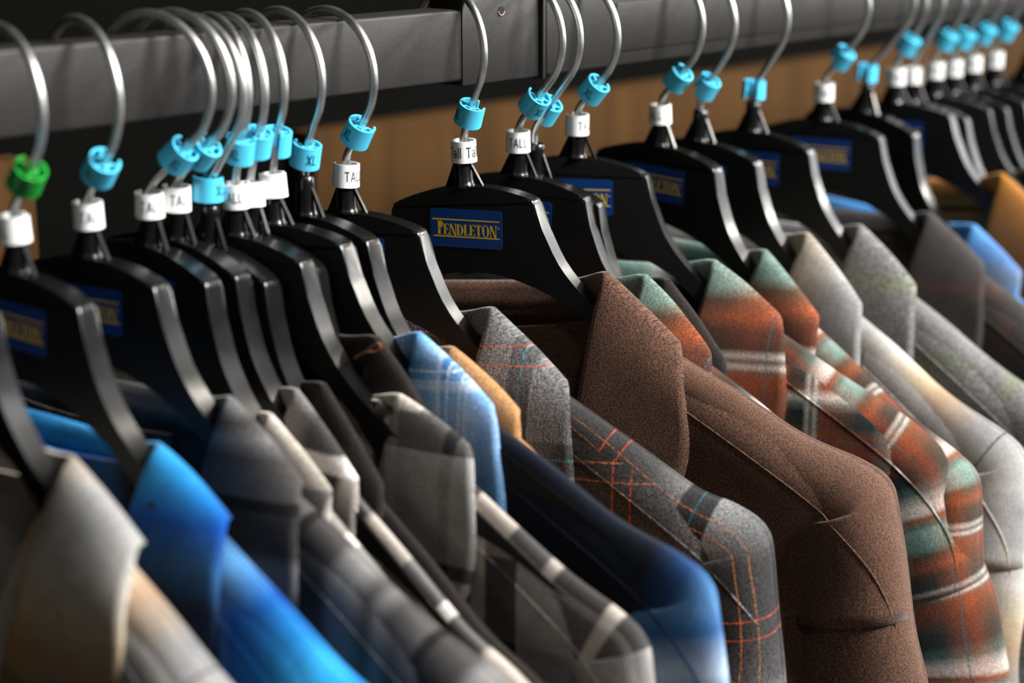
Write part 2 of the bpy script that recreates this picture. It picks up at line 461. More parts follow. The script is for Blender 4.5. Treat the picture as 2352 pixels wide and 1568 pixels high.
ME_TALL = text_mesh('TALL', 0.60, 0.575, 1.0, 0.44, M['ink'])
ME_TALL2 = text_mesh('Tall Tall', 0.60, 0.575, 1.0, 0.50, M['ink'])

# ---------------------------------------------------------------- cloths
GRY = (126, 124, 122)
def heath(name, c, c2=None, **kw):
    return cloth(name, [(0, c), (1, c)], [(0, c2 or c), (1, c2 or c)], **kw)
OCHRE = dict(pw=15, pf=13, heather=0.28)
RUST = dict(pw=13.0, pf=11.5, heather=0.42, twill=0.5)
rust_st = [(0.0, (134, 160, 150)), (0.09, (120, 148, 138)), (0.14, (92, 74, 58)), (0.20, (142, 80, 50)), (0.25, (70, 54, 46)), (0.32, (26, 44, 44)), (0.345, (190, 184, 174)), (0.365, (90, 94, 88)),
           (0.385, (200, 192, 182)), (0.405, (120, 96, 78)), (0.43, (134, 74, 48)), (0.55, (92, 58, 42)), (0.62, (46, 42, 38)), (0.70, (24, 42, 44)), (0.78, (84, 106, 100)), (0.86, (206, 198, 188)), (0.90, (210, 200, 190)), (0.93, (144, 84, 56)), (0.97, (104, 122, 114)), (1.0, (134, 160, 150))]
rust_weft = [(0.0, (74, 60, 50)), (0.2, (96, 76, 60)), (0.35, (148, 82, 52)), (0.5, (112, 68, 48)), (0.58, (36, 52, 50)), (0.7, (32, 48, 48)), (0.78, (130, 140, 132)), (0.84, (232, 224, 214)), (0.92, (130, 82, 58)), (1.0, (74, 60, 50))]
ochre_st = [(0.0, (128, 127, 126)), (0.16, (146, 144, 140)), (0.26, (196, 190, 180)), (0.38, (192, 172, 132)), (0.48, (156, 114, 52)), (0.56, (128, 106, 74)), (0.64, (98, 97, 98)), (0.80, (142, 140, 137)), (0.92, (162, 159, 155)), (1.0, (128, 127, 126))]
buff = [(0.0, (172, 168, 164)), (0.16, (158, 155, 151)), (0.31, (170, 166, 162)), (0.32, (26, 24, 23)), (0.355, (26, 24, 23)), (0.365, (206, 195, 182)), (0.50, (196, 186, 174)), (0.51, (76, 73, 70)), (0.63, (84, 81, 78)), (0.64, (190, 180, 168)), (0.67, (190, 180, 168)), (0.68, (46, 43, 41)), (0.84, (42, 39, 37)), (0.85, (200, 190, 178)), (0.89, (200, 190, 178)), (0.90, (52, 49, 47)), (1.0, (60, 57, 55))]
M['cream_ochre'] = cloth('cream_ochre_wool', ochre_st, [(0, (168, 166, 164)), (0.3, (214, 208, 198)), (0.5, (190, 160, 112)), (0.7, (150, 150, 150)), (1, (168, 166, 164))], **OCHRE, wmix=0.35,
                         lines=(('u', 0.72, 0.06, (84, 82, 80), 0),))
M['blue_ombre'] = cloth('blue_ombre_wool', [(0, (56, 158, 204)), (0.07, (40, 138, 194)), (0.15, (6, 82, 160)), (0.24, (58, 104, 148)), (0.34, (32, 30, 31)), (0.55, (26, 25, 26)), (0.66, (92, 134, 172)), (0.78, (6, 74, 148)), (0.90, (26, 112, 164)), (1, (56, 158, 204))],
                        [(0, (46, 140, 186)), (0.3, (10, 80, 148)), (0.55, (30, 44, 64)), (0.8, (20, 92, 160)), (1, (46, 140, 186))], pw=15, pf=16, heather=0.15, wmix=0.22)
M['grey_shadow'] = cloth('grey_shadow_plaid', [(0, (150, 148, 146)), (0.12, (70, 68, 66)), (0.2, (128, 126, 124)), (0.3, (56, 53, 51)), (0.5, (92, 89, 86)), (0.6, (48, 45, 43)), (0.8, (70, 67, 64)), (0.88, (150, 148, 146)), (1, (150, 148, 146))],
                         [(0, (88, 85, 82)), (0.3, (44, 42, 40)), (0.5, (110, 108, 106)), (0.75, (52, 50, 48)), (1, (88, 85, 82))], pw=6.5, pf=9, heather=0.35, lines=(('u', 0.55, 0.22, (26, 24, 23), 0),))
M['buffalo'] = cloth('grey_cream_check', buff, [(0, (110, 106, 103)), (0.22, (100, 96, 93)), (0.23, (200, 192, 184)), (0.30, (200, 192, 184)), (0.31, (150, 146, 142)), (0.62, (140, 136, 132)), (0.63, (66, 63, 61)), (0.70, (66, 63, 61)), (0.71, (150, 147, 144)), (0.99, (120, 117, 114))], pw=14.0, pf=6.5, wmix=0.34, heather=0.32, interp='LINEAR')
M['cream_check'] = cloth('cream_grey_check', [(0, (224, 212, 198)), (0.3, (200, 190, 178)), (0.32, (120, 117, 114)), (0.6, (70, 67, 65)), (0.62, (236, 228, 220)), (0.7, (236, 228, 220)), (0.72, (44, 42, 40)), (0.95, (60, 57, 55)), (1, (224, 212, 198))],
                         [(0, (190, 182, 172)), (0.4, (130, 126, 122)), (0.5, (60, 57, 55)), (0.75, (80, 77, 74)), (0.8, (220, 210, 198)), (1, (190, 182, 172))], pw=7, pf=6, heather=0.3)
M['charcoal_brown'] = heath('charcoal_brown_wool', (52, 46, 42), heather=0.3)
lb = [(0, (104, 160, 208)), (0.10, (150, 188, 220)), (0.16, (44, 104, 164)), (0.26, (88, 146, 196)), (0.30, (222, 230, 238)), (0.33, (120, 170, 210)), (0.45, (170, 186, 206)), (0.62, (150, 168, 190)), (0.80, (112, 140, 172)), (1, (104, 160, 208))]
M['light_blue'] = cloth('light_blue_plaid', lb, [(0, (128, 176, 216)), (0.2, (170, 194, 216)), (0.25, (232, 238, 244)), (0.28, (100, 150, 196)), (0.55, (158, 180, 206)), (0.8, (80, 130, 184)), (1, (128, 176, 216))], pw=7.0, pf=3.6, heather=0.28,
                        lines=(('v', 0.35, 0.04, (226, 232, 240), 0.22), ('v', 0.5, 0.03, (216, 224, 236), 0.22), ('v', 0.58, 0.03, (216, 224, 236), 0.22), ('u', 0.21, 0.04, (225, 232, 240), 0.22), ('u', 0.27, 0.03, (216, 224, 236), 0.22)))
M['navy'] = cloth('navy_band_plaid', [(0.0, (60, 104, 150)), (0.06, (34, 48, 72)), (0.11, (30, 36, 48)), (0.52, (28, 33, 44)), (0.57, (44, 82, 128)), (0.62, (96, 142, 184)), (0.65, (60, 108, 158)), (0.70, (190, 206, 222)), (0.73, (84, 132, 178)), (0.80, (170, 194, 216)), (1.0, (170, 194, 216))],
                  [(0, (40, 46, 58)), (0.5, (48, 54, 66)), (1, (40, 46, 58))], pw=34, pf=11, heather=0.28, wmix=0.25)
M['tan'] = heath('tan_wool', (180, 136, 94), (172, 132, 94), heather=0.3)
CHW = [(0, (106, 105, 104)), (0.22, (128, 127, 126)), (0.40, (82, 80, 79)), (0.49, (104, 102, 101)), (0.50, (30, 28, 27)), (0.62, (30, 28, 27)), (0.63, (130, 129, 128)), (0.85, (132, 131, 130)), (1, (106, 105, 104))]
CHF = [(0, (112, 111, 110)), (0.3, (126, 125, 124)), (0.39, (116, 115, 114)), (0.40, (26, 24, 23)), (0.54, (26, 24, 23)), (0.55, (122, 121, 120)), (0.8, (74, 72, 71)), (1, (112, 111, 110))]
M['charcoal_red'] = cloth('charcoal_windowpane', CHW, CHF, pw=11, pf=6.5, heather=0.6, fiber=20, fuzz=0.6,
                          lines=(('u', 0.136, 0.028, (190, 74, 44), 0.12), ('u', 0.209, 0.028, (184, 72, 44), 0.12), ('v', 0.47, 0.028, (30, 120, 130), 0.14), ('u', 0.56, 0.03, (28, 110, 112), 0.14)))
M['charcoal_yellow'] = cloth('charcoal_windowpane_yellow', [(0, (46, 44, 43)), (0.2, (52, 50, 49)), (0.36, (76, 74, 73)), (0.49, (118, 117, 116)), (0.50, (26, 25, 25)), (0.62, (26, 25, 25)), (0.63, (146, 145, 144)), (0.78, (110, 109, 108)), (0.92, (54, 52, 51)), (1, (46, 44, 43))], [(0, (64, 63, 62)), (0.12, (84, 82, 81)), (0.2, (40, 38, 37)), (0.45, (40, 38, 37)), (0.6, (56, 54, 53)), (1, (64, 63, 62))], pw=11, pf=13.0, heather=0.72, wmix=0.36, fiber=20, fuzz=0.6,
                          lines=(('u', 0.136, 0.028, (190, 74, 44), 0.12), ('u', 0.209, 0.028, (184, 72, 44), 0.12), ('u', 0.56, 0.03, (28, 110, 112), 0.14), ('v', 0.125, 0.026, (176, 104, 40), 0.12), ('v', 0.185, 0.026, (176, 104, 40), 0.12)))
M['brown'] = heath('brown_heather_wool', (104, 79, 65), (93, 69, 56), heather=0.66, fiber=26, fuzz=0.2, twill=0.0, tb=0.0, sheen=0.15)
M['rust'] = cloth('rust_teal_plaid', rust_st, rust_weft, **RUST, wmix=0.36, lines=(('v', 0.44, 0.035, (22, 84, 92), 0.14),))
M['rust_fine'] = cloth('rust_teal_plaid_fine', [(p_, tuple(min(240, x * 1.08 + 2) for x in c_)) for p_, c_ in rust_st], rust_weft, pw=9.0, pf=5.2, heather=0.42, wmix=0.5, twill=0.6, lines=(('v', 0.44, 0.03, (22, 84, 92), 0.14),))
M['grey_green'] = cloth('grey_green_wool', [(0, (140, 139, 137)), (0.3, (118, 117, 115)), (0.4, (122, 128, 92)), (0.5, (126, 125, 123)), (1, (140, 139, 137))], [(0, (120, 118, 116)), (0.5, (128, 126, 124)), (0.62, (108, 114, 80)), (0.7, (116, 114, 112)), (1, (120, 118, 116))], pw=7, pf=8, heather=0.45, fiber=14)
M['dark_grey'] = cloth('dark_grey_red_wool', [(0, (86, 82, 80)), (0.4, (70, 65, 63)), (0.5, (92, 66, 58)), (0.6, (70, 66, 64)), (1, (86, 82, 80))], [(0, (72, 68, 66)), (1, (72, 68, 66))], pw=8, heather=0.35)
M['sky'] = cloth('sky_blue_plaid', [(0, (92, 158, 212)), (0.2, (70, 130, 190)), (0.3, (116, 124, 134)), (0.5, (96, 150, 200)), (0.7, (60, 84, 116)), (1, (92, 158, 212))], [(0, (90, 150, 204)), (0.5, (110, 120, 132)), (1, (90, 150, 204))], pw=8, pf=7, heather=0.25)
M['amber'] = cloth('amber_brown_ombre', [(0, (206, 148, 62)), (0.25, (150, 104, 62)), (0.5, (96, 66, 48)), (0.75, (130, 88, 56)), (1, (206, 148, 62))], [(0, (170, 118, 66)), (0.5, (110, 76, 54)), (1, (170, 118, 66))], pw=15, pf=12, heather=0.25)
M['dark_slate'] = heath('dark_slate_wool', (58, 58, 60), (52, 50, 50), heather=0.3)
M['dark_olive'] = heath('dark_olive_wool', (70, 66, 52), (60, 56, 48), heather=0.3)

# ---------------------------------------------------------------- shirt builder
def sm(x): x = max(0.0, min(1.0, x)); return x * x * (3 - 2 * x)

def sheet(name, P, UV, mat, parent, thick=0.13, closed=False):
    V, F = grid(P, closed)
    me = mesh_data(name, V, F, mat, UV.reshape(-1, 2))
    o = link(name, me, parent)
    if thick:
        md = o.modifiers.new('thickness', 'SOLIDIFY'); md.thickness = thick * CM; md.offset = 0.0
    return o

COLLAR = [  # stand base, fold, outer edge : (u, v to the front, w)
    ((0.0, -1.2, -6.4), (0.0, -1.6, -4.9), (0.0, -2.3, -8.2)),
    ((4.4, -1.0, -6.4), (4.2, -1.35, -4.8), (5.6, -2.2, -8.2)),
    ((6.7, -0.3, -6.3), (6.3, -0.55, -4.3), (9.0, -1.3, -8.0)),
    ((7.2, 0.3, -6.8), (6.75, 0.15, -4.5), (10.15, 0.0, -7.65)),
    ((6.8, 0.8, -8.5), (6.3, 0.8, -6.5), (10.6, 0.9, -9.6)),
    ((6.0, 1.1, -10.5), (5.7, 1.25, -9.3), (10.7, 1.2, -12.5)),
    ((4.9, 1.3, -12.6), (5.0, 1.5, -12.2), (9.6, 1.5, -15.4))]

def make_shirt(name, label, loc, rot, mat, df, db, p, seed):
    rnd = random.Random(seed)
    t = tag(empty('shirt', loc, rot), label, 'shirt', 'wool shirts hanging on the rail')
    dz = p.get('cdz', 0.0); sdz = p.get('sdz', 0.0); du = p.get('du', 0.0); mats = p.get('mats', {})
    m_ = lambda part: M[mats.get(part, mat)]
    off = p.get('off', {})
    ph = [rnd.uniform(0, 6.28) for _ in range(8)]
    tipu, tipw = p.get('tip', (19.2, -13.4))
    Ls = p.get('len', 72.0)
    # ---- collar: one continuous band, both halves
    sec = np.array(COLLAR, float)
    sec[:, :, 1] = np.where(sec[:, :, 1] > 0.05, sec[:, :, 1] * df / 2.0 + 0.15, sec[:, :, 1] * db / 1.6)
    sec[:, :, 0] += du * np.minimum(1, sec[:, :, 0] / 6.0)
    cs = p.get('collar', {})
    sec[:, 1, 2] += cs.get('up', 0.0); sec[3:, 2, 0] += cs.get('spread', 0.0); sec[5:, 2, 2] += cs.get('point', 0.0)
    sec[:, 2, 2] += cs.get('drop', 0.0); sec[3:, 1:, 0] += cs.get('open', 0.0); sec[3:, 1:, 1] += cs.get('fwd', 0.0)
    sec[:, 2, 2] += max(sdz + 0.12, dz, -0.3) - dz     # however the collar slipped, its leaf lies on the shoulder
    n = 26; half = np.stack([catmull(sec[:, k], n) for k in range(3)], 1)       # n x 3 x 3
    def build_collar(sg):
        R = []
        for i in range(n):
            B, Fo, E = half[i]
            wob = 0.10 * math.sin(i * 0.5 + ph[0]) + 0.06 * math.sin(i * 0.9 + ph[1])
            out = E - Fo; out = np.array([out[0], out[1], 0.0]); out /= np.linalg.norm(out) + 1e-9
            Rr = 0.22
            ctrl = Fo + out * 0.30 + (E - Fo) * 0.45 + np.array([0, 0, 0.18]); pts = [B, B * 0.5 + Fo * 0.5 - out * 0.08, Fo - out * 0.10 + np.array([0, 0, -0.35])]
            pts += [Fo + np.array([0, 0, -0.06]) - out * 0.02, Fo + out * 0.16]
            for f in np.linspace(0.12, 1.0, 10):
                q_ = (1 - f) ** 2 * (Fo + out * 0.14) + 2 * f * (1 - f) * ctrl + f * f * E
                pts.append(q_ + out * wob * f * (1 - f) * 2)
            R.append(pts)
        return np.array(R)
    half_pts = build_collar(1)
    full = np.concatenate([half_pts[::-1][:-1] * np.array([-1, 1, 1]), half_pts], 0)
    arc = np.concatenate([[0], np.cumsum(np.linalg.norm(np.diff(full[:, -3], axis=0), axis=1))]); arc -= arc[len(arc) // 2]
    tt = np.concatenate([[0], np.cumsum(np.linalg.norm(np.diff(full[len(arc) * 3 // 4], axis=0), axis=1))])
    ou, ov = off.get('collar', (0, 0))
    UV = np.stack([-full[..., 2] - 4.2 + ou, np.abs(full[..., 0]) + 0.4 * full[..., 1] + ov], -1)
    P = full.copy(); P[..., 1] *= -1; P[..., 2] += dz; P[..., 0] += 0
    co = sheet('collar', P, UV, m_('collar'), t, 0.17)
    dz = sdz
    # ---- shoulder roll and sleeves
    rid = p.get('ridge') or [(7.7, -6.75), (9.2, -7.6), (12.0, -9.25), (15.6, -11.55), (tipu - 1.0, tipw + 0.66), (tipu + 0.2, tipw - 0.22), (tipu + 0.62, tipw - 1.7),
           (tipu + 1.15, tipw - 6.4), (tipu + 1.3, tipw - 11), (tipu + 1.2, tipw - 20), (tipu + 0.6, tipw - 34), (tipu + 0.2, tipw - 50)]
    npth = 90; rg = catmull(rid, npth)
    d = np.gradient(rg, axis=0); d /= np.linalg.norm(d, axis=1)[:, None]
    nin = np.stack([d[:, 1], -d[:, 0]], 1)          # inward normal (down / towards the body)
    # keep the inward normal slowly varying
    for _ in range(6): nin[1:-1] = (nin[:-2] + nin[1:-1] * 2 + nin[2:]) / 4; nin /= np.linalg.norm(nin, axis=1)[:, None]
    al = np.concatenate([[0], np.cumsum(np.linalg.norm(np.diff(rg, axis=0), axis=1))])
    sa = p.get('armhole', al[0] + 20.0)
    seg = 36
    def roll(i, scale=1.0, grow=0.0):
        s = al[i]; a = 0.75 + 1.35 * sm((s + 1) / 12.0) + 1.5 * sm((s - 15.5) / 8.0)
        fr = df * (0.45 + 0.57 * sm((s - 3) / 14)); bk = db * (0.5 + 0.5 * sm((s - 3) / 14))
        a = a * scale + grow; pts = []
        cx = rg[i] + nin[i] * a
        for j in range(seg):
            f = 2 * math.pi * j / seg
            c_, s_ = math.cos(f), math.sin(f)
            rr = 1 + 0.05 * sm((s - 8) / 10) * math.sin(2 * f + s * 0.32 + ph[2]) + 0.035 * sm((s - 12) / 8) * math.sin(3 * f - s * 0.55 + ph[3]) + 0.012 * math.sin(s * 1.1 + f * 2 + ph[7])
            ex = math.copysign(abs(c_) ** 0.9, c_); ey = math.copysign(abs(s_) ** 0.8, s_)
            q_ = cx - nin[i] * a * ex * rr
            pts.append((q_[0], ((fr if s_ > 0 else bk) * scale + grow) * ey * rr, q_[1]))
        return pts
    skin = []
    ia = int(np.searchsorted(al, sa))
    per = np.array([f * 2 * 3.0 for f in np.linspace(-0.5, 0.5, seg)])
    for sg in (1, -1):
        ou, ov = off.get('shoulder', (0, 0))
        for part, i0, i1, scl in (('shoulder_yoke', 0, ia, 1.0), ('sleeve', ia - 2, npth, 0.955)):
            rows = []; uvs = []
            for i in range(i0, i1):
                gr = 0.0
                if part == 'shoulder_yoke': gr = 0.10 * sm((i - (ia - 4)) / 3.0) - 0.16 * sm((i - (ia - 2)) / 1.0) * 0
                rr = roll(i, scl, gr); rows.append(rr + [rr[0]])
                uvs.append([(al[i] + ou, (f / seg) * 13.0 + ov) for f in range(seg + 1)])
            P = np.array(rows); P[..., 0] *= sg; P[..., 1] *= -1; P[..., 2] += dz
            o = sheet(part, P, np.array(uvs), m_(part), t, 0.12)
            if sg == 1: skin.append(P.copy())
    # ---- seams: forward yoke seam and armhole seam as stitched ridges
    def seam(nm, pts, r=0.055):
        P = np.array(pts); P[:, 1] *= -1; P[:, 2] += dz
        V, F = tube(P, r, 6); uv = [(v[0] * 1.0, v[2] * 1.0) for v in V]
        link(nm, mesh_data(nm, V, F, m_(nm), uv), t)
    # ---- front and back panels
    nu, nd = 30, 46
    def neck(u, front):
        if u >= 7.2: return float(np.interp(u, [7.2, 9, 12, 15.6, tipu - 1, tipu + 2], [-6.3, -7.55, -9.4, -11.65, tipw + 0.45, tipw - 1.3]))
        if front: return -15.5 + (15.5 - 6.2) * (u / 7.2) ** 1.6
        return -6.9 + 0.7 * (u / 7.2) ** 2
    def cloth_v(u, x, D):
        k = min(1.0, x / 2.6); near = 0.50 + 0.34 * sm((u - 8) / 9)
        base = near * D * math.sqrt(max(0.0, 1 - (1 - k) ** 2))
        if u < 7.2: base = max(base, 0.40 * D)
        base += (1.0 - near) * D * sm((x - 3) / 13)
        fold = (0.42 * math.sin(u * 0.85 + ph[4] + x * 0.02) + 0.34 * (1 - 2 * abs(math.sin(u * 0.75 + ph[5] - x * 0.015)))) * sm((x - 3) / 14) * min(1.0, D / 1.6)
        low = sm((x - 4.5) / 5.0); side = sm((tipu + 1.6 - u) / 2.0) * (1 - low) + sm((tipu - 1.2 - u) / 4.0) * low
        return (base + fold) * (0.35 + 0.65 * side)
    for sg in (1, -1):
        for front in (True, False):
            us = np.concatenate([np.linspace(0.4 if front else 0.0, 7.2, 8)[:-1], np.linspace(7.2, tipu - 0.3, nu - 7)])
            dd = np.concatenate([np.linspace(0, 1, 8) ** 1.6 * 2.6, np.linspace(3.2, Ls - 16, nd - 8)])
            P = np.zeros((len(us), nd, 3)); UVp = np.zeros((len(us), nd, 2)); D = df if front else db
            for i, u in enumerate(us):
                top = neck(u, front)
                for j, x in enumerate(dd):
                    vv = cloth_v(u, x, D)
                    P[i, j] = (u * sg, vv * (1 if front else -1), top - x if u > 7.2 else top - x * (1 + (neck(7.2, front) - top) * -0.0))
                    UVp[i, j] = (u * sg + off.get('body', (0, 0))[0], top - x + off.get('body', (0, 0))[1])
            P[..., 1] *= -1; P[..., 2] += dz
            sheet('front_panel' if front else 'back_panel', P, UVp, m_('front_panel'), t, 0.12)
            if sg == 1 and front: skin.append(P.copy())
    # forward yoke seam: a stitched ridge a little below the shoulder, running down to the armhole
    sp = catmull([(9.4, -9.5), (10.9, -10.5), (13.5, -12.2), (16.1, -14.0), (17.6, -15.3), (18.8, -16.8), (19.5, -18.3), (19.9, -20.0)], 60)
    vv_, ff_ = [], []
    for Pg in skin:
        V, F = grid(Pg); b0 = len(vv_); vv_ += [tuple(v) for v in V]; ff_ += [tuple(a + b0 for a in f_) for f_ in F]
    tree = BVHTree.FromPolygons(vv_, ff_); pts = []
    for (u, w_) in sp:
        hit = tree.ray_cast(Vector((u, -12.0, w_ + sdz)), Vector((0, 1, 0)))
        if hit[0] is None: break
        pts.append((u, -hit[0].y + 0.062, w_))
    pv = np.array(pts)
    for _ in range(2): pv[1:-1, 1] = (pv[:-2, 1] + 2 * pv[1:-1, 1] + pv[2:, 1]) / 4
    rr_ = np.full(len(pv), 0.05); rr_[-10:] = np.linspace(0.05, 0.012, 10); seam('yoke_seam', pv, rr_)
    if p.get('loop'):
        pts = [(a + 1.35, b_ - 0.2, c_ + 1.05) for a, b_, c_ in ((4.7, 0.75, -4.9), (5.1, 0.9, -4.6), (5.5, 0.95, -4.3), (5.8, 0.95, -4.0), (6.05, 0.95, -3.9), (6.1, 0.9, -4.1), (5.85, 0.9, -4.3), (5.5, 0.9, -4.4), (5.1, 0.85, -4.62), (4.75, 0.7, -4.93))]
        P = catmull([(a, -b_, c_) for a, b_, c_ in pts], 40)
        V, F = tube(P, 0.035, 6); link('thread_loop', mesh_data('thread_loop', V, F, M['thread']), t)
    return t

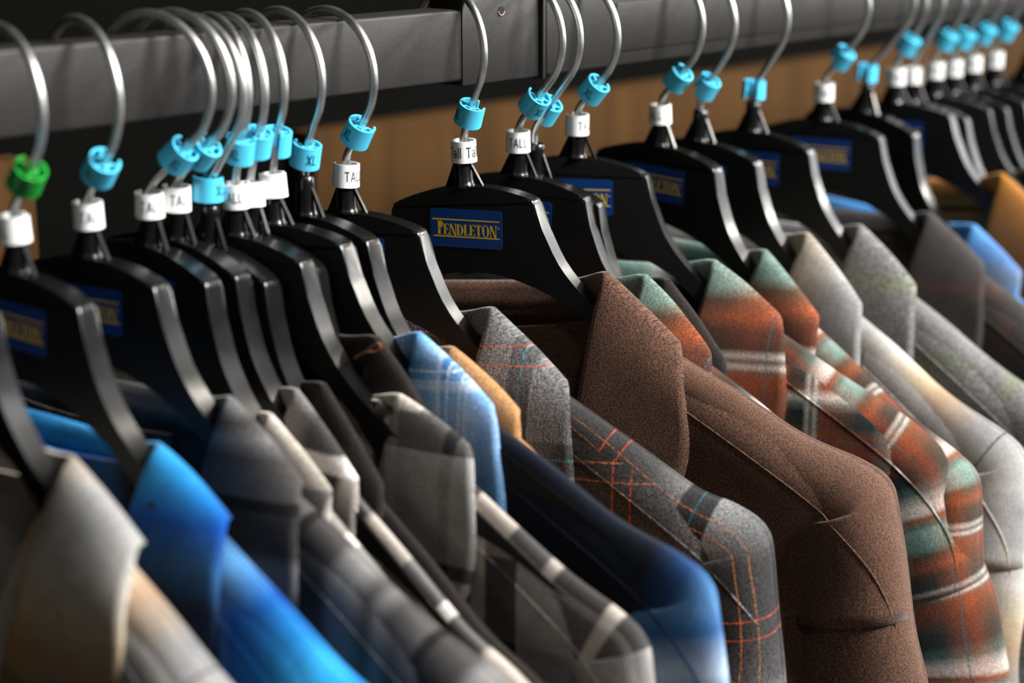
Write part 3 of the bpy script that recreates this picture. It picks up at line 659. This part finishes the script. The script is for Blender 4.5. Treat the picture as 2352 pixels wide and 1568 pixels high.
# ---------------------------------------------------------------- the rack, hanger by hanger
# X, Y, Z (cm, of the top of the plate), swivel, tilt, hook offset, hook swivel,
# size marker (colour, place along the hook, turn) , white marker (text, turn, lift) , shirt (cloth, description, options)
RACK = [
 dict(x=-28.6, y=-1.0, z=-8.1, psi=4, tilt=3, ac=-0.2, hp=-8, size=('blue', 0.5, 0), tall=('TALL', 0), cloth='cream_ochre', desc='grey, cream and ochre plaid shirt at the far left of the rail',
      of='the leftmost ochre plaid shirt', df=2.0, opt=dict(off={'shoulder': (3.0, 0), 'collar': (0.5, 0)}, cdz=-1.0, du=0.8)),
 dict(x=-24.67, y=-1.0, z=-8.60, psi=6, tilt=2, ac=-0.3, hp=-6, size=('green', 0.55, 10), tall=('TALL', -60), cloth='blue_ombre', desc='bright blue shirt fading to black, with a blue pointed collar',
      of='the bright blue shirt', df=1.8, opt=dict(off={'shoulder': (5.9, 0)}, cdz=-1.2, du=0.3)),
 dict(x=-21.19, y=-0.8, z=-8.6, psi=8, tilt=0, ac=-0.05, hp=-8, size=('blue', 0.45, -25), tall=('TALL', 26), cloth='grey_shadow', desc='dark grey shadow plaid shirt next to the bright blue shirt',
      of='the dark grey shadow plaid shirt', df=1.6, opt=dict(cdz=-0.5)),
 dict(x=-17.88, y=-0.36, z=-8.7, psi=2, tilt=5, ac=0.45, hp=14, size=('blue', 0.60, 10), tall=('TALL', 20), cloth='cream_check', desc='cream and grey checked shirt squeezed in the bunch, foremost of two',
      of='the foremost cream check shirt', df=1.2, opt=dict(cdz=-1.1, du=0.3)),
 dict(x=-16.6, y=-0.48, z=-8.6, psi=5, tilt=6, ac=0.25, hp=9, size=('blue', 0.55, 0), tall=('TALL', 30), cloth='cream_check', desc='cream and grey checked shirt squeezed in the bunch, rearmost of two',
      of='the rearmost cream check shirt', df=0.8, opt=dict(off={'collar': (2.2, 1), 'shoulder': (3, 2)}, cdz=-0.5)),
 dict(x=-15.30, y=-0.84, z=-9.0, psi=3, tilt=6, ac=-0.5, hp=2, size=('blue', 0.0, 60), tall=None, cloth='charcoal_brown', desc='charcoal shirt almost hidden behind the cream checked shirts',
      of='the almost hidden charcoal shirt', df=0.7, opt=dict()),
 dict(x=-14.2, y=-1.32, z=-8.7, psi=8, tilt=0, ac=-1.5, hp=-12, size=('blue', 0.50, -10), tall=('TALL', -10), cloth='buffalo', desc='grey, black and cream checked shirt with broad blocks',
      of='the broad grey checked shirt', df=0.9, opt=dict(cdz=-1.4, du=1.4, sdz=0.3, off={'collar': (-2.0, 0)})),
 dict(x=-13.4, y=-1.32, z=-8.75, psi=8, tilt=6, ac=-1.4, hp=-12, size=('blue', 0.72, 150), tall=('', 160), cloth='charcoal_brown', desc='charcoal brown shirt with a tan thread loop at its collar',
      of='the shirt with a thread loop', df=0.6, opt=dict(loop=True, cdz=1.3)),
 dict(x=-12.28, y=-1.48, z=-8.5, psi=10, tilt=-4, ac=-1.7, hp=-12, size=('blue', 0.42, 168), tall=('TALL', -75), cloth='light_blue', desc='light blue plaid shirt with a navy shoulder',
      of='the light blue plaid shirt', df=0.8, opt=dict(sdz=0.35, cdz=-0.1, du=0.1, off={'shoulder': (6.6, 0)}, mats={k_: 'navy' for k_ in ('shoulder_yoke', 'sleeve', 'front_panel', 'yoke_seam')})),
 dict(x=-10.29, y=-1.28, z=-8.4, psi=6, tilt=0, ac=-1.5, hp=-6, size=('blue', 0.25, 30), tall=None, cloth='tan', desc='tan shirt showing only a sliver between blue and charcoal plaid shirts',
      of='the mostly hidden tan shirt', df=1.0, opt=dict(cdz=-0.6, du=0.9, sdz=0.5)),
 dict(x=-7.61, y=-1.0, z=-8.7, psi=18, tilt=-2, ac=-1.0, hp=0, size=('blue', 0.45, -40), tall=('TALL', 45), cloth='charcoal_red', desc='charcoal plaid shirt with thin orange and teal lines',
      of='the orange-lined charcoal shirt', df=1.6, opt=dict(cdz=0.2, sdz=0.45, tip=(18.5, -12.95), mats={k_: 'charcoal_yellow' for k_ in ('shoulder_yoke', 'sleeve', 'front_panel', 'yoke_seam')}, off={'collar': (0, 1.0), 'shoulder': (-3.8, 0)})),
 dict(x=0.0, y=-1.0, z=-8.52, psi=16, tilt=-5.5, ac=-1.2, hp=-12, size=('blue', 0.35, -62), tall=('Tall Tall', 0), cloth='brown', desc='plain brown heather wool shirt with an open collar',
      of='the plain brown wool shirt', df=2.0, opt=dict()),
 dict(x=4.40, y=-0.52, z=-8.6, psi=18, tilt=2, ac=0.1, hp=-4, size=('blue', 0.45, 35), tall=('TALL', 0), cloth='rust', desc='rust and teal plaid shirt right behind the brown shirt, shortest glimpse of three',
      of='the rust shirt touching the brown one', df=1.6, opt=dict(off={'collar': (0, -5.3), 'shoulder': (1.8, 0)}, mats={k_: 'rust_fine' for k_ in ('shoulder_yoke', 'sleeve', 'front_panel', 'yoke_seam')})),
 dict(x=5.60, y=-0.52, z=-8.85, psi=16, tilt=5, ac=0.1, hp=-2, size=('blue', 0.95, 150), tall=None, cloth='charcoal_brown', desc='dark brown shirt showing a sliver beside the first rust plaid collar',
      of='the dark brown shirt sliver', df=0.7, opt=dict(cdz=0.3, du=0.6)),
 dict(x=8.62, y=-0.76, z=-8.20, psi=24, tilt=0, ac=-0.4, hp=2, size=('blue', 0.35, -20), tall=('TALL', 50), cloth='rust', desc='rust, teal and white plaid shirt with the full sleeve in view',
      of='the rust shirt showing its sleeve', df=1.5, opt=dict(off={'collar': (0, -5.3), 'shoulder': (1.8, 0)}, cdz=-0.7, du=0.3, tip=(18.2, -13.1), ridge=[(7.7, -6.75), (9.2, -7.6), (12.0, -9.3), (15.6, -11.5), (17.6, -12.75), (18.7, -13.9), (19.5, -15.6), (20.6, -18.4), (21.9, -22.0), (22.6, -27), (22.6, -40), (22.2, -58)], mats={k_: 'rust_fine' for k_ in ('shoulder_yoke', 'sleeve', 'front_panel', 'yoke_seam')})),
 dict(x=15.74, y=-0.60, z=-8.4, psi=4, tilt=3, ac=-0.1, hp=-4, size=('blue', 0.50, 60), tall=('TALL', -40), cloth='rust', desc='rust and teal plaid shirt between its twin and the cream plaid shirt',
      of='the rust shirt beside the cream one', df=1.8, opt=dict(off={'collar': (0, -6.3), 'shoulder': (5.2, 0)}, cdz=-0.4, mats={k_: 'rust_fine' for k_ in ('shoulder_yoke', 'sleeve', 'front_panel', 'yoke_seam')})),
 dict(x=18.98, y=-0.84, z=-8.5, psi=6, tilt=2, ac=-0.6, hp=-4, size=('blue', 0.55, 100), tall=None, cloth='cream_ochre', desc='cream, grey and ochre plaid shirt right of the rust plaid shirts',
      of='the right-hand ochre plaid shirt', df=1.5, opt=dict(off={'shoulder': (-1.5, 0), 'collar': (-3.0, 0)})),
 dict(x=24.02, y=-0.84, z=-8.53, psi=8, tilt=1, ac=-0.6, hp=-4, size=('blue', 0.0, 160), tall=None, cloth='grey_green', desc='grey wool shirt with faint green checks',
      of='the green-checked grey shirt', df=1.8, opt=dict(cdz=-0.4)),
 dict(x=31.79, y=-0.60, z=-8.7, psi=12, tilt=1, ac=0.0, hp=-2, size=('blue', 0.60, 100), tall=('TALL', 0), cloth='dark_grey', desc='dark grey shirt with dull red checks right of the green checked one',
      of='the dark grey and red checked shirt', df=1.9, opt=dict(cdz=-0.7)),
 dict(x=36.73, y=-0.44, z=-8.7, psi=3, tilt=6, ac=0.3, hp=-2, size=('blue', 0.0, 150), tall=None, cloth='sky', desc='sky blue plaid shirt at the right edge',
      of='the sky blue plaid shirt', df=1.8, opt=dict(cdz=-1.2, du=1.4)),
 dict(x=39.74, y=-0.80, z=-8.44, psi=10, tilt=-3, ac=-0.95, hp=-2, size=('blue', 0.55, 60), tall=('TALL', 10), cloth='amber', desc='amber and brown shirt at the upper right edge',
      of='the amber and brown shirt', df=1.1, opt=dict()),
 dict(x=41.9, y=-0.80, z=-8.59, psi=10, tilt=1.5, ac=-0.95, hp=-4, size=None, tall=('', -120), cloth='dark_slate', desc='dark slate shirt mostly hidden behind the amber one',
      of='the slate shirt behind amber', df=1.3, opt=dict()),
 dict(x=44.6, y=-0.80, z=-8.45, psi=16, tilt=0, ac=-0.95, hp=-4, size=('blue', 0.5, 60), tall=('TALL', 10), cloth='dark_olive', desc='dark olive shirt far along the rail behind the amber one',
      of='the dark olive shirt', df=1.3, opt=dict()),
 dict(x=47.0, y=-0.80, z=-8.50, psi=14, tilt=1, ac=-0.95, hp=-4, size=('blue', 0.45, 90), tall=('TALL', 20), cloth='dark_slate', desc='dark slate shirt third from the far end of the rail',
      of='the third shirt from the far end', df=1.2, opt=dict()),
 dict(x=49.6, y=-0.80, z=-8.42, psi=14, tilt=1, ac=-0.95, hp=-4, size=('blue', 0.5, 60), tall=('TALL', 0), cloth='dark_grey', desc='dark grey shirt second from the far end of the rail',
      of='the second shirt from the far end', df=1.2, opt=dict()),
 dict(x=52.6, y=-0.80, z=-8.40, psi=14, tilt=1, ac=-0.95, hp=-4, size=('blue', 0.5, 80), tall=('TALL', 0), cloth='dark_slate', desc='dark slate shirt last in view on the rail',
      of='the last shirt on the rail', df=1.5, opt=dict()),
 dict(x=57.5, y=-0.80, z=-8.40, psi=12, tilt=0, ac=-0.5, hp=-4, size=('blue', 1.6, 80), tall=None, cloth=None, desc='', of='no shirt at the far end, behind the last shirt', df=1.5, opt=dict()),
]

for i, h in enumerate(RACK):
    gap_p = h['x'] - RACK[i - 1]['x'] if i else 4.0
    gap_n = RACK[i + 1]['x'] - h['x'] if i + 1 < len(RACK) else 4.0
    loc = W(h['x'], h['y'], h['z'])
    rot = (0, math.radians(h['tilt']), math.radians(-90 + h['psi']))
    root = tag(empty('hanger', loc), ('black plastic hanger with steel hook carrying ' + h['of']) if h['cloth'] else 'empty black plastic hanger with steel hook past the last shirt', 'hanger', 'black plastic hangers on the rail')
    b = link('plate', ME_BODY, root, rot=rot)
    nk = link('neck', ME_NECK, root, rot=rot)
    for s in (1, -1): link('strut', ME_STRUT[s], nk)
    st = link('sticker', ME_STICK, b, loc=(0.12 * CM, 0, -1.98 * CM), rot=(0, math.radians(4.0 if i == 11 else 1.5 * math.sin(i * 1.7)), 0))
    link('lettering', ME_PRINT, st)
    st['label'] = 'blue brand sticker with gold lettering'
    # hook: its circle rests on the top edges of the rail
    e = h['y'] - h['ac']                              # circle centre, across the rail
    e = max(-0.75, min(0.75, e)); top = -0.42 if h['x'] < 0 else 0.0; ac = h['y'] - e
    dzc = math.sqrt(2.62 ** 2 - (1.0 + abs(e)) ** 2)
    zc = top - dzc - h['z'] + 0.01                         # relative to the plate top
    hp = hook_path(ac, zc, 1.62)
    hp[:, 0] += 0.0
    dense = catmull(hp, 150)
    V, F = tube(dense, 0.18, 14)
    hrot = (0, 0, math.radians(-90 + h['hp']))
    link('hook', mesh_data('hook', V, F, M['wire']), root, rot=hrot)
    # markers clipped on the hook and neck
    Rh = Matrix.Rotation(hrot[2], 3, 'Z')
    zs = dense[:, 2]
    if h['size']:
        colr, s_, turn = h['size']
        start = 1.62 + (0.60 if h['tall'] is None else 1.35)
        zt = start + s_ * 1.15
        k = max(j for j in range(len(dense) // 2, len(dense)) if zs[j] >= zt)
        pnt = dense[k]; tg = dense[k - 3] - dense[k + 3]; tg /= np.linalg.norm(tg)
        if s_ == 0.0: tg = tg * 0.25 + np.array([0, 0, 0.75]); tg /= np.linalg.norm(tg)
        ax = Rh @ Vector(tg); q_ = Vector((0, 0, 1)).rotation_difference(ax)
        cw = loc + (Rh @ Vector(pnt)) * CM
        mo = bpy.data.objects.new('size_marker', ME_CROWN[colr]); C.objects.link(mo)
        mo.location = cw; mo.rotation_euler = (q_.to_matrix() @ Matrix.Rotation(math.radians(-49 + turn), 3, 'Z')).to_euler()
        tag(mo, f"{colr} clip-on size marker on the hook above {h['of']}" if h['cloth'] else 'blue size marker high on the hook of the empty hanger', 'size marker', 'clip-on size markers')
        link('lettering', ME_XL, mo)
    if h['tall']:
        txt, turn = h['tall']
        mo = bpy.data.objects.new('length_marker', ME_COLLARET); C.objects.link(mo)
        mo.location = loc + Vector((0, 0, 1.62 * CM)); mo.rotation_euler = (math.radians(3), math.radians(2 * math.sin(i * 2.1)), math.radians(-49 + turn))
        tag(mo, f"white clip-on length marker on the hanger neck above {h['of']}", 'length marker', 'white length markers')
        if txt: link('lettering', ME_TALL2 if txt == 'Tall Tall' else ME_TALL, mo)
    if h['cloth']:
        df = min(h['df'], gap_p * 0.62); db = min(1.5, max(0.45, gap_n * 0.40))
        make_shirt('shirt', h['desc'], loc, rot, h['cloth'], max(0.5, df), db, h['opt'], 100 + i)

# ---------------------------------------------------------------- back board
bd = tag(link('board', box_mesh('board', (16.0, WY - 2.4, -70), (150, WY - 0.1, -10.3), M['board'], 0.2), None, W(0, 0, 0)), 'wide brown board against the black wall behind the rail, ending where shade starts', 'board')  # top and left ends follow shade; black wall beyond stands in for it
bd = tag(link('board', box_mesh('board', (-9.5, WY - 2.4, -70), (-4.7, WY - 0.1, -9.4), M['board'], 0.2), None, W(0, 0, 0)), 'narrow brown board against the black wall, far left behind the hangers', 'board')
